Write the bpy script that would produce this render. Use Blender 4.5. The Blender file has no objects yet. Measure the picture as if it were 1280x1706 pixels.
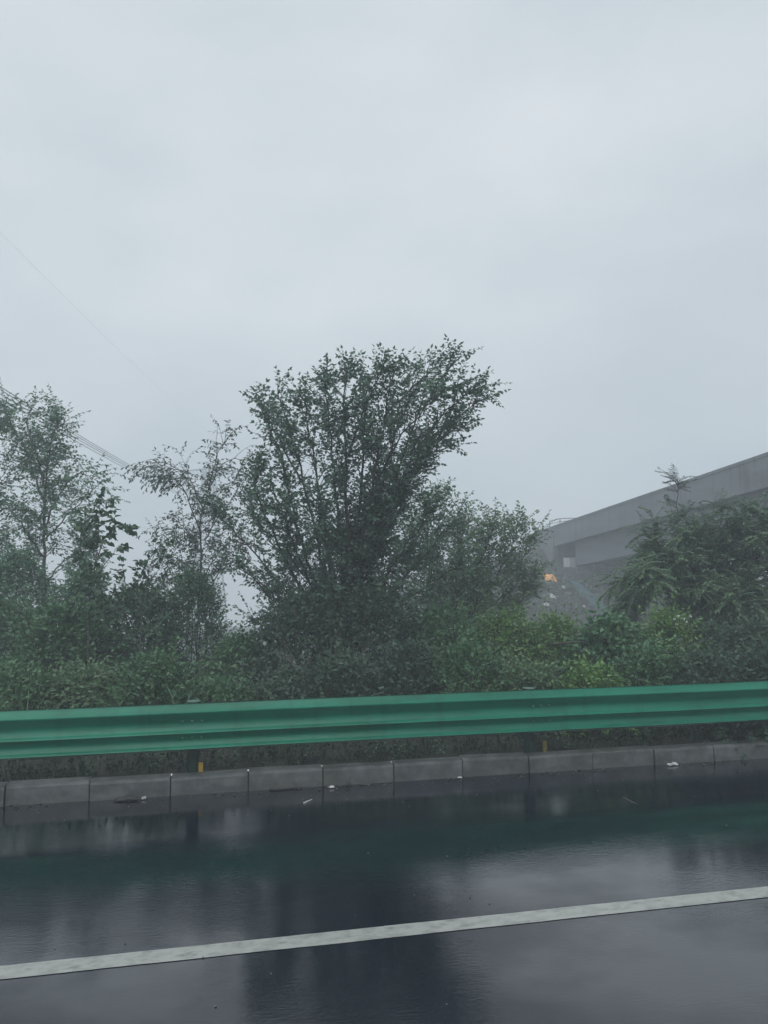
import bpy, math, random
from mathutils import Vector, noise
R = math.radians
SC = bpy.context.scene
COL = SC.collection

# ------------------------------------------------------------------ camera
F = 1232.0; CX, CY = 640.0, 853.0          # focal length in pixels of the 1280x1706 photograph
EYE = 2.57                                  # seat of a coach above the wet road
YAW, PIT = R(78.3), math.atan(73 / F)
cam = bpy.data.cameras.new('camera'); camo = bpy.data.objects.new('camera', cam); COL.objects.link(camo)
cam.sensor_fit = 'VERTICAL'; cam.sensor_height = 36.0; cam.lens = 36.0 * F / 1706.0
cam.clip_start = 0.05; cam.clip_end = 2000
fw = Vector((math.cos(YAW) * math.cos(PIT), math.sin(YAW) * math.cos(PIT), math.sin(PIT)))
rt = Vector((math.sin(YAW), -math.cos(YAW), 0)); up = rt.cross(fw)
camo.location = (0, 0, EYE); camo.rotation_euler = fw.to_track_quat('-Z', 'Y').to_euler()
SC.camera = camo
O0 = Vector((0, 0, EYE))

# ------------------------------------------------------------------ light
SUN_EL, SUN_AZ = R(52), R(205)
w = bpy.data.worlds.new('World'); SC.world = w; w.use_nodes = True
nt = w.node_tree; nt.nodes.clear()
def N(nt, t, **k):
    n = nt.nodes.new(t)
    for a, b in k.items(): setattr(n, a, b)
    return n
out = N(nt, 'ShaderNodeOutputWorld'); bg = N(nt, 'ShaderNodeBackground')
sky = N(nt, 'ShaderNodeTexSky', sky_type='NISHITA', sun_disc=False, sun_elevation=SUN_EL, sun_rotation=SUN_AZ)
sky.air_density = 1.0; sky.dust_density = 4.0
tc = N(nt, 'ShaderNodeTexCoord'); mp = N(nt, 'ShaderNodeMapping'); mp.inputs['Scale'].default_value = (1.0, 1.0, 2.0)
nz = N(nt, 'ShaderNodeTexNoise'); nz.inputs['Scale'].default_value = 2.6; nz.inputs['Detail'].default_value = 5; nz.inputs['Roughness'].default_value = .45
rp = N(nt, 'ShaderNodeValToRGB')
rp.color_ramp.elements[0].position = .34; rp.color_ramp.elements[0].color = (6.45, 7.1, 7.6, 1)
rp.color_ramp.elements[1].position = .66; rp.color_ramp.elements[1].color = (8.1, 8.6, 9.0, 1)
mx = N(nt, 'ShaderNodeMix', data_type='RGBA'); mx.inputs[0].default_value = .96     # thick cloud over the clear sky
L = nt.links.new
L(tc.outputs['Generated'], mp.inputs[0]); L(mp.outputs[0], nz.inputs['Vector']); L(nz.outputs['Fac'], rp.inputs[0])
L(sky.outputs[0], mx.inputs[6]); L(rp.outputs[0], mx.inputs[7]); L(mx.outputs[2], bg.inputs[0]); L(bg.outputs[0], out.inputs[0])
bg.inputs[1].default_value = .1
sun = bpy.data.lights.new('sun', 'SUN'); suno = bpy.data.objects.new('sun', sun); COL.objects.link(suno)
sun.energy = 1.5; sun.angle = R(60); sun.color = (.97, .985, 1)
suno.rotation_euler = Vector((-math.sin(SUN_AZ) * math.cos(SUN_EL), -math.cos(SUN_AZ) * math.cos(SUN_EL), -math.sin(SUN_EL))).to_track_quat('-Z', 'Y').to_euler()
SC.view_settings.view_transform = 'Standard'; SC.view_settings.look = 'None'; SC.view_settings.gamma = 1; SC.view_settings.exposure = 0
SC.render.engine = 'CYCLES'
cy = SC.cycles
cy.use_denoising = True; cy.max_bounces = 6; cy.diffuse_bounces = 3; cy.glossy_bounces = 3; cy.transmission_bounces = 3
cy.transparent_max_bounces = 4; cy.volume_bounces = 4; cy.caustics_reflective = False; cy.caustics_refractive = False
HAZE = .0072

# ------------------------------------------------------------------ helpers
def ray(px, py): return fw + rt * ((px - CX) / F) + up * ((CY - py) / F)
def P(px, py, d): return O0 + ray(px, py) * d                     # point at forward depth d
def hit(px, py, ax, v):
    r = ray(px, py); return O0 + r * ((v - O0[ax]) / r[ax])
def tag(o, label=None, cat=None, group=None, kind=None):
    if label: o['label'] = label
    if cat: o['category'] = cat
    if group: o['group'] = group
    if kind: o['kind'] = kind
    return o
def empty(name, loc, label, cat, group=None, kind=None):
    o = bpy.data.objects.new(name, None); COL.objects.link(o); o.location = loc; o.empty_display_size = .2
    return tag(o, label, cat, group, kind)
class MB:
    def __init__(s): s.v = []; s.f = []
    def face(s, pts):
        n = len(s.v); s.v += [tuple(p) for p in pts]; s.f.append(tuple(range(n, n + len(pts))))
    def box(s, a, b):
        x0, y0, z0 = a; x1, y1, z1 = b; n = len(s.v)
        s.v += [(x0,y0,z0),(x1,y0,z0),(x1,y1,z0),(x0,y1,z0),(x0,y0,z1),(x1,y0,z1),(x1,y1,z1),(x0,y1,z1)]
        s.f += [tuple(n + i for i in q) for q in ((0,3,2,1),(4,5,6,7),(0,1,5,4),(1,2,6,5),(2,3,7,6),(3,0,4,7))]
    def loft(s, rings, cap=True, closed=True):
        n = len(s.v); m = len(rings[0])
        for r in rings: s.v += [tuple(p) for p in r]
        for i in range(len(rings) - 1):
            for j in range(m if closed else m - 1):
                a = n + i * m + j; b = n + i * m + (j + 1) % m
                s.f.append((a, b, b + m, a + m))
        if cap and closed:
            s.f.append(tuple(n + j for j in range(m))[::-1]); s.f.append(tuple(n + (len(rings) - 1) * m + j for j in range(m)))
    def tube(s, pts, rad, k=5, cap=True):
        pts = [Vector(p) for p in pts]; rings = []
        for i, p in enumerate(pts):
            d = (pts[min(i + 1, len(pts) - 1)] - pts[max(i - 1, 0)]).normalized()
            a = d.cross(Vector((0, 0, 1)) if abs(d.z) < .9 else Vector((1, 0, 0))).normalized(); b = d.cross(a)
            r = rad[i] if isinstance(rad, (list, tuple)) else rad
            rings.append([p + a * (r * math.cos(2 * math.pi * j / k)) + b * (r * math.sin(2 * math.pi * j / k)) for j in range(k)])
        s.loft(rings, cap)
    def build(s, name, mat, parent=None, smooth=False, bevel=0):
        me = bpy.data.meshes.new(name); off = Vector((0, 0, 0))
        if parent is not None: off = parent.matrix_world.translation if parent.type != 'MESH' else Vector(parent['_w']) if '_w' in parent else Vector((0, 0, 0))
        if parent is not None and parent.type == 'EMPTY': off = Vector(parent.location)
        if parent is None and s.v:
            c = Vector((sum(v[0] for v in s.v), sum(v[1] for v in s.v), 0)) / len(s.v); off = Vector((c.x, c.y, min(v[2] for v in s.v)))
        me.from_pydata([(v[0] - off.x, v[1] - off.y, v[2] - off.z) for v in s.v], [], s.f)
        me.materials.append(mat); me.validate(clean_customdata=False)
        if smooth: me.polygons.foreach_set('use_smooth', [True] * len(me.polygons))
        o = bpy.data.objects.new(name, me); COL.objects.link(o)
        if parent is not None: o.parent = parent
        else: o.location = off
        if bevel:
            m = o.modifiers.new('bevel', 'BEVEL'); m.width = bevel; m.segments = 2; m.limit_method = 'ANGLE'
        return o

# ------------------------------------------------------------------ materials
def newmat(name):
    m = bpy.data.materials.new(name); m.use_nodes = True; t = m.node_tree; t.nodes.clear()
    o = N(t, 'ShaderNodeOutputMaterial'); b = N(t, 'ShaderNodeBsdfPrincipled'); t.links.new(b.outputs[0], o.inputs[0])
    return m, t, b, o
def ramp(t, src, c0, c1, p0=.35, p1=.65):
    r = N(t, 'ShaderNodeValToRGB'); e = r.color_ramp.elements
    e[0].position = p0; e[1].position = p1; e[0].color = (*c0, 1); e[1].color = (*c1, 1)
    t.links.new(src, r.inputs[0]); return r
def noisen(t, scale, detail=4, rough=.55, stretch=None, coord='pos'):
    g = N(t, 'ShaderNodeNewGeometry'); mpn = N(t, 'ShaderNodeMapping'); n = N(t, 'ShaderNodeTexNoise')
    mpn.inputs['Scale'].default_value = stretch or (1, 1, 1)
    t.links.new(g.outputs['Position'], mpn.inputs[0]); t.links.new(mpn.outputs[0], n.inputs['Vector'])
    n.inputs['Scale'].default_value = scale; n.inputs['Detail'].default_value = detail; n.inputs['Roughness'].default_value = rough
    return n.outputs['Fac']
def bump(t, b, src, strength, dist, prev=None):
    n = N(t, 'ShaderNodeBump'); n.inputs['Strength'].default_value = strength; n.inputs['Distance'].default_value = dist
    t.links.new(src, n.inputs['Height'])
    if prev is not None: t.links.new(prev.outputs[0], n.inputs['Normal'])
    t.links.new(n.outputs[0], b.inputs['Normal']); return n
def simple(name, c0, c1, scale=4, rough=.6, stretch=None, bscale=0, bstr=.3, bdist=.01, metal=0, p0=.35, p1=.65):
    m, t, b, o = newmat(name)
    r = ramp(t, noisen(t, scale, stretch=stretch), c0, c1, p0, p1); t.links.new(r.outputs[0], b.inputs['Base Color'])
    b.inputs['Roughness'].default_value = rough; b.inputs['Metallic'].default_value = metal
    if bscale: bump(t, b, noisen(t, bscale), bstr, bdist)
    return m
def leafmat(name, dark, light, rough=.42, trans=.3, scale=1.6):
    m, t, b, o = newmat(name)
    g = N(t, 'ShaderNodeNewGeometry')
    n = noisen(t, scale, 3); a = N(t, 'ShaderNodeMath', operation='MULTIPLY_ADD'); a.inputs[1].default_value = .55
    s = N(t, 'ShaderNodeMath', operation='MULTIPLY'); s.inputs[1].default_value = .45
    t.links.new(g.outputs['Random Per Island'], s.inputs[0]); t.links.new(n, a.inputs[0]); t.links.new(s.outputs[0], a.inputs[2])
    r = ramp(t, a.outputs[0], dark, light, .2, .8); t.links.new(r.outputs[0], b.inputs['Base Color'])
    b.inputs['Roughness'].default_value = rough
    tr = N(t, 'ShaderNodeBsdfTranslucent'); mix = N(t, 'ShaderNodeMixShader'); mix.inputs[0].default_value = trans
    t.links.new(r.outputs[0], tr.inputs[0]); t.links.new(b.outputs[0], mix.inputs[1]); t.links.new(tr.outputs[0], mix.inputs[2])
    t.links.new(mix.outputs[0], o.inputs[0]); return m

def road_material():
    m, t, b, o = newmat('wet_asphalt')
    g = noisen(t, 90, 3, .7); r = ramp(t, g, (.002, .005, .010), (.009, .015, .027), .35, .75)
    pt = noisen(t, .55, 3, .5, (.5, 1.3, 1)); r2 = ramp(t, pt, (.8, .8, .8), (1.15, 1.15, 1.15), .3, .7)
    mu = N(t, 'ShaderNodeMix', data_type='RGBA', blend_type='MULTIPLY'); mu.inputs[0].default_value = 1
    t.links.new(r.outputs[0], mu.inputs[6]); t.links.new(r2.outputs[0], mu.inputs[7]); t.links.new(mu.outputs[2], b.inputs['Base Color'])
    film = noisen(t, .9, 5, .6, (.45, 1.6, 1)); rr = ramp(t, film, (.02,) * 3, (.06,) * 3, .35, .7)
    dry = ramp(t, noisen(t, 1.0, 6, .65, (.22, 1.5, 1)), (0, 0, 0), (.10, .10, .10), .52, .70)
    ad = N(t, 'ShaderNodeMath', operation='ADD'); t.links.new(rr.outputs[0], ad.inputs[0]); t.links.new(dry.outputs[0], ad.inputs[1])
    t.links.new(ad.outputs[0], b.inputs['Roughness'])
    wt_ = ramp(t, noisen(t, .62, 4, .55, (.8, 1.2, 1)), (.05,) * 3, (1,) * 3, .42, .60); t.links.new(wt_.outputs[0], b.inputs['Coat Weight']); b.inputs['Coat IOR'].default_value = 1.42; b.inputs['Coat Roughness'].default_value = .035
    b.inputs['IOR'].default_value = 1.5; b.inputs['Specular IOR Level'].default_value = .5
    n1 = bump(t, b, noisen(t, 34, 3, .55, (.3, 1.9, 1)), .19, .007)
    ms_ = ramp(t, noisen(t, .8, 4, .6, (.4, 1.4, 1)), (.05,) * 3, (.20,) * 3, .36, .62); t.links.new(ms_.outputs[0], n1.inputs['Strength'])
    n2 = bump(t, b, noisen(t, 130, 2, .8), .05, .0015, n1); t.links.new(n2.outputs[0], b.inputs['Coat Normal'])
    return m
M = {
 'road': road_material(),
 'paint': simple('worn_road_paint', (.22, .23, .215), (.36, .37, .345), 9, .34, (1, 1.6, 1), 90, .08, .001, p0=.25, p1=.55),
 'kerb': simple('wet_kerb_concrete', (.072, .08, .079), (.145, .152, .147), 6, .3, (1, 1, 1.5), 70, .35, .004),
 'soil': simple('damp_soil', (.012, .014, .010), (.04, .042, .032), 2.2, .85, None, 9, .7, .05),
 'slope': simple('litter_strewn_slope_soil', (.03, .035, .037), (.075, .078, .076), .9, .85, None, 5, .8, .1),
 'green': None,
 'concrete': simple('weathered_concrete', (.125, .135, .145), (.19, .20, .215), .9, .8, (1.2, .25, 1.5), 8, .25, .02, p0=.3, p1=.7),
 'concrete_shade': simple('shaded_concrete', (.095, .105, .118), (.145, .155, .17), .9, .8, (1.2, .25, 1.5), 8, .25, .02),  # shade below the parapet overhang, put into the outer girder's colour
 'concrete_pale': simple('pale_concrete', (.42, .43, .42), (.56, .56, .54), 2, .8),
 'concrete_dark': simple('dark_concrete', (.07, .075, .075), (.14, .145, .14), .8, .8, (1, .4, 1.6), 6, .25, .02),  # darker tone for deck, inner girders, abutment parts, rubble and insulators
 'steel': simple('galvanised_steel', (.16, .17, .18), (.26, .27, .28), 3, .5, metal=.4),
 'bark': simple('wet_bark', (.025, .022, .018), (.07, .06, .05), 12, .75, (1, 1, .3), 40, .5, .01),
 'bark_pale': simple('pale_wet_bark', (.05, .05, .045), (.12, .115, .10), 12, .7, (1, 1, .3), 40, .5, .01),
 'post': simple('mud_darkened_green_paint', (.008, .022, .018), (.014, .05, .038), 5, .5),
 'soggy': simple('soggy_fallen_leaves', (.03, .025, .015), (.13, .11, .06), 40, .5),
 'cap': simple('dull_green_cap', (.04, .10, .075), (.09, .17, .13), 9, .5),
 'deadwood': simple('grey_dead_wood', (.09, .09, .08), (.2, .19, .165), 14, .8),
 'yellow': simple('faded_yellow_plastic', (.42, .27, .03), (.62, .42, .06), 20, .5),
 'dullyellow': simple('mud_stained_yellow_plastic', (.13, .11, .03), (.26, .21, .05), 20, .5),
 'orange': simple('orange_tarpaulin', (.72, .32, .07), (.95, .52, .18), 1.5, .6),
 'white': simple('white_plastic_film', (.30, .32, .32), (.58, .58, .56), 9, .45),
 'black': simple('black_rubber_scrap', (.012, .012, .012), (.03, .03, .028), 12, .6),
 'teal': simple('blue_green_tarpaulin', (.045, .085, .10), (.07, .125, .14), 1.2, .6),
 'leaf_tree': leafmat('elm_leaves', (0.045, 0.10, 0.075), (0.135, 0.24, 0.15)),
 'leaf_thin': leafmat('thin_tree_leaves', (0.06, 0.1, 0.085), (0.11, 0.16, 0.12)),
 'leaf_left': leafmat('left_tree_leaves', (0.075, 0.16, 0.1), (0.16, 0.29, 0.17)),
 'leaf_big': leafmat('broad_leaves', (0.035, 0.085, 0.05), (0.09, 0.17, 0.09)),
 'leaf_right': leafmat('feathery_leaves', (0.06, 0.12, 0.08), (0.19, 0.3, 0.16)),
 'leaf_bush': leafmat('bush_leaves', (0.05, 0.14, 0.075), (0.16, 0.29, 0.14)),
 'leaf_fresh': leafmat('fresh_green_leaves', (0.06, 0.15, 0.045), (0.22, 0.38, 0.12)),
 'leaf_dim': leafmat('dull_leaves', (0.04, 0.09, 0.062), (0.11, 0.18, 0.11)),
 'leaf_pale': leafmat('pale_olive_leaves', (0.09, 0.17, 0.09), (0.2, 0.31, 0.17)),
 'leaf_floor': leafmat('undergrowth_leaves', (.014, .032, .020), (.05, .085, .05)),
 'petal': simple('white_petals', (.6, .6, .58), (.8, .8, .78), 30, .6),
}
def streak(mat, c=(.6, .62, .62), st=(2.5, 2.5, .18), p0=.5, p1=.72):
    t = mat.node_tree; b = [n for n in t.nodes if n.type == 'BSDF_PRINCIPLED'][0]; l = b.inputs['Base Color'].links[0]; src = l.from_socket
    d = ramp(t, noisen(t, 1.0, 5, .65, st), (1, 1, 1), c, p0, p1)
    mu = N(t, 'ShaderNodeMix', data_type='RGBA', blend_type='MULTIPLY'); mu.inputs[0].default_value = 1
    t.links.new(src, mu.inputs[6]); t.links.new(d.outputs[0], mu.inputs[7]); t.links.new(mu.outputs[2], b.inputs['Base Color'])
streak(M['concrete']); streak(M['concrete_dark'])
streak(M['kerb'], (.62, .63, .58), (3, 3, 1.2), .45, .62)
streak(M['paint'], (.45, .46, .47), (7, 16, 1), .54, .74)
def green_paint():
    m, t, b, o = newmat('green_guardrail_paint')
    r = ramp(t, noisen(t, 2.2, 4, .6, (.35, 1, 2.5)), (.001, .130, .074), (.004, .195, .115), .3, .7)
    d = ramp(t, noisen(t, 5, 6, .7, (.5, 1, 3)), (1, 1, 1), (.42, .46, .44), .50, .80)
    mu = N(t, 'ShaderNodeMix', data_type='RGBA', blend_type='MULTIPLY'); mu.inputs[0].default_value = .8
    t.links.new(r.outputs[0], mu.inputs[6]); t.links.new(d.outputs[0], mu.inputs[7]); t.links.new(mu.outputs[2], b.inputs['Base Color'])
    b.inputs['Roughness'].default_value = .33; b.inputs['Specular IOR Level'].default_value = .35
    bump(t, b, noisen(t, 60, 3), .06, .002)
    return m
M['green'] = green_paint(); streak(M['green'], (.62, .66, .64), (5, 1, .5), .52, .75); streak(M['green'], (.5, .5, .47), (.5, 1, 9), .60, .78)

# ------------------------------------------------------------------ bridge line (needed by the ground)
XB = 25.0
A1, A2 = hit(924, 876, 0, XB), hit(1280, 754, 0, XB)
B1, B2 = hit(928, 909, 0, XB), hit(1280, 811, 0, XB)
XG = XB + .55
G1, G2 = hit(960, 943, 0, XG), hit(1079, 914, 0, XG)
def lin(a, b, y): return a.z + (b.z - a.z) * (y - a.y) / (b.y - a.y)
ztop = lambda y: lin(A1, A2, y)
zslab = lambda y: lin(B1, B2, y)
zgird = lambda y: lin(B1, B2, y) - (zslab(G1.y) - G1.z)
YA = A1.y; YG = G1.y
ZSEAT = hit(936, 945, 0, XB).z
BW = 9.0

# ------------------------------------------------------------------ ground
def sm(a, b, x):
    t = max(0, min(1, (x - a) / (b - a))); return t * t * (3 - 2 * t)
def gz(x, y):
    z = .17 - 3.2 * sm(12.8, 21, y)
    if y < -14: z = .1 - 2 * sm(-14, -25, y)
    if y > 21: z -= (y - 21) * .07
    if y > 20 or y < -14: z += noise.noise(Vector((x * .05, y * .05, 0))) * .5
    if y > 8.7: z += noise.noise(Vector((x * .6, y * .6, 3))) * .06 * sm(8.7, 9.6, y)
    if y > 30:
        top = min(zslab(y) + .2, 9) if y > YA else 99
        front = ZSEAT - .3 + min(0, (y - (YG - 1.6)) / 1.5) + max(0, (y - YA - .1) / 1.15)
        sideL = (zslab(max(y, YA)) + .2) - max(0, XB - .3 - x) / 1.4
        sideR = (zslab(max(y, YA)) + .2) - max(0, x - XB - BW - .3) / 1.4
        if XB + .1 < x < XB + BW - .1 and y < YA + .6: front = min(front, ZSEAT - .35)
        m = min(top, front, sideL, sideR)
        m += noise.noise(Vector((x * .35, y * .35, 9))) * .25 * sm(0, 2, abs(x - XB)) * sm(1.5, 4, abs(y - YG - 1))
        z = max(z, m)
    return z
def grid_axis(a, b, fine0, fine1, fs, cs):
    v = []; x = a
    while x < b:
        v.append(x); x += fs if fine0 <= x < fine1 else cs
    v.append(b); return v
mb = MB()
xs = grid_axis(-180, 180, -14, 44, .6, 9); ys = [8.62 + .0] + grid_axis(9, 180, 9, 80, .6, 9)
xs = sorted(set(xs + [XB - .02, XB + .12, XB + BW - .12, XB + BW + .02]))
for y in ys:
    for x in xs: mb.v.append((x, y, gz(x, y)))
nx = len(xs)
for j in range(len(ys) - 1):
    for i in range(nx - 1):
        a = j * nx + i; mb.f.append((a, a + 1, a + 1 + nx, a + nx))
tag(mb.build('ground', M['soil'], smooth=True), 'damp dark soil of the verge falling away behind the kerb', 'ground', kind='structure')
mb = MB()
ys2 = [-180, -120, -60, -40, -30, -24, -20, -17, -14.0]; xs2 = [-180 + 18 * i for i in range(21)]
for y in ys2:
    for x in xs2: mb.v.append((x, y, -.02 if y == -14.0 else gz(x, y) - .1))
for j in range(len(ys2) - 1):
    for i in range(20):
        a = j * 21 + i; mb.f.append((a, a + 1, a + 22, a + 21))
tag(mb.build('ground', M['soil'], smooth=True), 'rough ground on the far side of the road behind the camera', 'ground', kind='structure')
mb = MB()
mb.face([(-180, -14.2, 0), (180, -14.2, 0), (180, 8.5, 0), (-180, 8.5, 0)])
tag(mb.build('road', M['road']), 'dark wet asphalt road mirroring sky and trees', 'road', kind='structure')
mb = MB()
ya, yb = 5.025, 5.185
rg = random.Random(4); n = 1200; x0, x1 = -30., 60.
rows = []
for i in range(n + 1):
    x = x0 + (x1 - x0) * i / n
    wob = [noise.noise(Vector((x * 2.2, q, 0))) * .004 + noise.noise(Vector((x * 14, q, 5))) * .002 for q in (0, 9)]
    rows.append([(x, ya + wob[0], .004), (x, yb + wob[1], .004)])
mb.loft(rows, cap=False, closed=False)
tag(mb.build('lane_marking', M['paint']), 'worn white solid edge line along the wet road', 'road marking', kind='structure')

# kerb of cast stones with open joints
mb = MB(); KX0 = hit(657, 1290, 1, 8.4).x; SP = .822; KY = 8.40
rg = random.Random(8)
for i in range(-22, 34):
    x0 = KX0 + i * SP + .007; x1 = x0 + SP - .014
    dy = rg.uniform(-.012, .012); dz = rg.uniform(-.008, .008); tl = rg.uniform(-.007, .007)
    prof = [(KY - .012, -.05), (KY - .004, .075), (KY + .006, .165), (KY + .012, .182), (KY + .028, .196), (KY + .15, .202), (KY + .15, -.05)]
    mb.loft([[(x, p[0] + dy, p[1] + dz + s * tl) for p in prof] for s, x in ((-1, x0), (-.94, x0 + .004), (.94, x1 - .004), (1, x1))])
tag(mb.build('kerb', M['kerb']), 'grey concrete kerb of short stones with dark joints', 'kerb', kind='structure')
# mortar / dirt behind joints
mb = MB(); mb.box((-18, KY + .02, -.06), (28, KY + .145, .17))
tag(mb.build('kerb_bedding', M['soil']), 'dark earth packed in the kerb joints', 'kerb', kind='structure')

# ------------------------------------------------------------------ guardrail
T0 = hit(640, 1158.5, 1, 8.36).z; Z1 = hit(640, 1233, 1, 8.36).z
H = T0 - Z1
PX = [hit(320, 1171, 1, 8.3).x, hit(903, 1148, 1, 8.3).x]; PS = PX[1] - PX[0]
posts_x = [PX[0] + PS * k for k in range(-3, 7)]
gr = empty('guardrail', (0, 8.36, 0), 'green corrugated steel guardrail running along behind the kerb', 'guardrail')
prof = [(0, .012), (.010, .002), (.025, .004), (.150, .076), (.165, .084), (.185, .085), (.21, .078), (.37, .034), (.41, .028), (.45, .032), (.545, .050), (.560, .060), (.590, .085), (.600, .088), (.615, .082), (.64, .070), (.74, .032), (.77, .028), (.80, .032), (.875, .050), (.890, .060), (.918, .085), (.928, .088), (.945, .080), (.99, .034), (1, .016)]
def panel(x0, x1, off):
    m = MB(); th = .003; n = 8
    sect = [(8.36 - p[1] - off, T0 - p[0] * H) for p in prof]; back = [(a + th, b) for a, b in sect][::-1]
    rings = []
    for i in range(n + 1):
        x = x0 + (x1 - x0) * i / n; wz = math.sin(x * .9) * .004; wy = math.sin(x * 1.7 + 1) * .004
        rings.append([(x, a + wy, b + wz) for a, b in sect + back])
    m.loft(rings); o = m.build('rail_panel', M['green'], gr, smooth=False)
    for p in o.data.polygons: p.use_smooth = True
    e = o.modifiers.new('edge', 'EDGE_SPLIT'); e.split_angle = R(40)
    return o
for k in range(len(posts_x) - 1):
    panel(posts_x[k] - .16, posts_x[k + 1] + .16, .006 if k % 2 else 0)
for x in posts_x:
    zt = hit(320, 1166.5, 1, 8.68).z
    m = MB(); m.tube([(x, 8.68, -.3), (x, 8.68, zt - .012)], .07, 20); po = m.build('post', M['post'], gr, smooth=False)
    m = MB(); m.tube([(x, 8.68, zt - .014), (x, 8.68, zt - .008), (x, 8.68, zt - .005)], [.074, .074, .06], 20); m.build('post_cap', M['cap'], gr)
    m = MB(); m.box((x - .06, 8.37, T0 - H * .9), (x + .06, 8.62, T0 - H * .1)); m.build('spacer_block', M['green'], gr, bevel=.006)
    for zz in (.37, .72):
        for dx in (-.10, 0, .10):
            m = MB(); yv = 8.36 - .034 - .006; m.tube([(x + dx, yv + .004, T0 - H * zz), (x + dx, yv - .014, T0 - H * zz), (x + dx, yv - .02, T0 - H * zz)], [.014, .013, .005], 8)
            m.build('bolt', M['cap'], gr)

# yellow marker stakes by the posts
def stake(px, pyt, pyb, y, mat, label):
    t = hit(px, pyt, 1, y); b = hit(px, pyb, 1, y); m = MB()
    ww = .024
    m.loft([[(t.x - ww, y - .01, z), (t.x - ww * .5, y - .018, z), (t.x + ww * .5, y - .018, z), (t.x + ww, y - .01, z), (t.x + ww, y + .01, z), (t.x - ww, y + .01, z)] for z in (.05, b.z, t.z - .01, t.z)])
    root = empty('marker_stake', (t.x, y, .17), label, 'marker stake')
    m.build('stake', mat, root, bevel=.003)
    m = MB(); m.box((t.x - ww - .003, y - .021, t.z), (t.x + ww + .003, y + .013, t.z + .012)); m.build('cap', M['black'], root, bevel=.002)
stake(334, 1269, 1286, 8.57, M['yellow'], 'bright yellow marker stake just behind the kerb under the guardrail')
stake(908.5, 1233, 1248, 8.585, M['dullyellow'], 'muddy dull yellow marker stake close beside a dark guardrail post')

# ------------------------------------------------------------------ bridge
br = empty('road_bridge', (XB, 40, 0), 'long grey concrete bridge sloping up over the road on the right', 'bridge')
def run(name, xa, xb, zlo, zhi, y0, y1, mat, bevel=0, n=10):
    m = MB()
    m.loft([[(xa, y, zlo(y)), (xb, y, zlo(y)), (xb, y, zhi(y)), (xa, y, zhi(y))] for y in [y0 + (y1 - y0) * i / n for i in range(n + 1)]])
    return m.build(name, mat, br, bevel=bevel)
YE = -34
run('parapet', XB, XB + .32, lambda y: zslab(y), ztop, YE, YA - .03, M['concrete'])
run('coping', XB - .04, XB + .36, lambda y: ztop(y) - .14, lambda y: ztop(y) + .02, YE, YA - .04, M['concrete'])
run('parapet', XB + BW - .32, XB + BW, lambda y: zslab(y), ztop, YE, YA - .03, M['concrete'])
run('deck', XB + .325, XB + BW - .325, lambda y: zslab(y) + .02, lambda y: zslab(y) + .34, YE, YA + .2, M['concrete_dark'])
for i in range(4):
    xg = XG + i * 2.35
    run('girder', xg, xg + .9, zgird, lambda y: zslab(y) + .018, YE, YG, M['concrete_shade'] if i == 0 else M['concrete_dark'])
for yp in (29.0, -4.0, -28.0):
    m = MB(); zc = zgird(yp) - .02
    m.box((XB + .4, yp - .7, zc - .9), (XB + BW - .4, yp + .7, zc)); m.build('pier_cap', M['concrete'], br, bevel=.03)
    for xx in (XB + 2, XB + BW - 2):
        m = MB(); m.tube([(xx, yp, -4), (xx, yp, zc - .9)], .55, 20); m.build('pier', M['concrete'], br)
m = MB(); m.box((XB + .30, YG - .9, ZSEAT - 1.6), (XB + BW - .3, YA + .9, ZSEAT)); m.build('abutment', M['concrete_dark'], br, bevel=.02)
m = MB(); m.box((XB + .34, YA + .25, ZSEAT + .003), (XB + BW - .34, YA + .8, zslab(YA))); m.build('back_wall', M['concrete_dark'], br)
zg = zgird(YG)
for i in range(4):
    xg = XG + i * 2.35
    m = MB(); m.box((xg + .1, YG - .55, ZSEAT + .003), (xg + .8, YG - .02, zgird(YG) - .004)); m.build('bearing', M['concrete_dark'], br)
q1, q2 = hit(940, 929, 0, XB + .45), hit(950, 944, 0, XB + .45)
m = MB(); m.box((XB + .42, q2.y, ZSEAT + .004), (XB + .95, q1.y, q1.z)); m.build('bearing_block', M['concrete_pale'], br, bevel=.02)
# wing wall: a slab in the plane of the bridge side
wp = [hit(924, 876, 0, XB), hit(924.5, 947, 0, XB), hit(896, 918, 0, XB), hit(876, 893.5, 0, XB)]
m = MB(); m.loft([[(x, p.y, p.z) for p in wp] for x in (XB - .06, XB + .34)]); m.build('wing_wall', M['concrete'], br)
m = MB(); m.box((XB - .09, YA - .03, zslab(YA) - 1.9), (XB - .055, YA + .16, zslab(YA) + .1)); m.build('joint_drip', M['concrete_dark'], br)
# broken stones spilled on the slope
rg = random.Random(64); m = MB()
for i in range(420):
    px, py = rg.uniform(885, 1030), rg.uniform(948, 1040); s_ = rg.uniform(.04, .16) * (1 if rg.random() < .9 else 1.8)
    r_ = ray(px, py); t_ = 20.
    while t_ < 90:
        q = O0 + r_ * t_
        if q.z < gz(q.x, q.y): break
        t_ += .3
    if t_ >= 90 or q.y > YG: continue
    a = rg.uniform(0, 3); c_, d_ = math.cos(a), math.sin(a); h_ = s_ * rg.uniform(.5, 1)
    m.loft([[(q.x + s_ * k * (u_ * c_ - v_ * d_) * rg.uniform(.7, 1.1), q.y + s_ * k * (u_ * d_ + v_ * c_), gz(q.x, q.y) + zz_) for u_, v_ in ((1, 0), (.4, .8), (-.7, .6), (-.9, -.4), (.2, -.9))] for k, zz_ in ((1, -.05), (.9, h_ * .6), (.4, h_))])
tag(m.build('rubble', M['concrete_dark']), 'broken stones and rubble spilled over the slope below the bridge end', 'rubble', kind='stuff')
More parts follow.
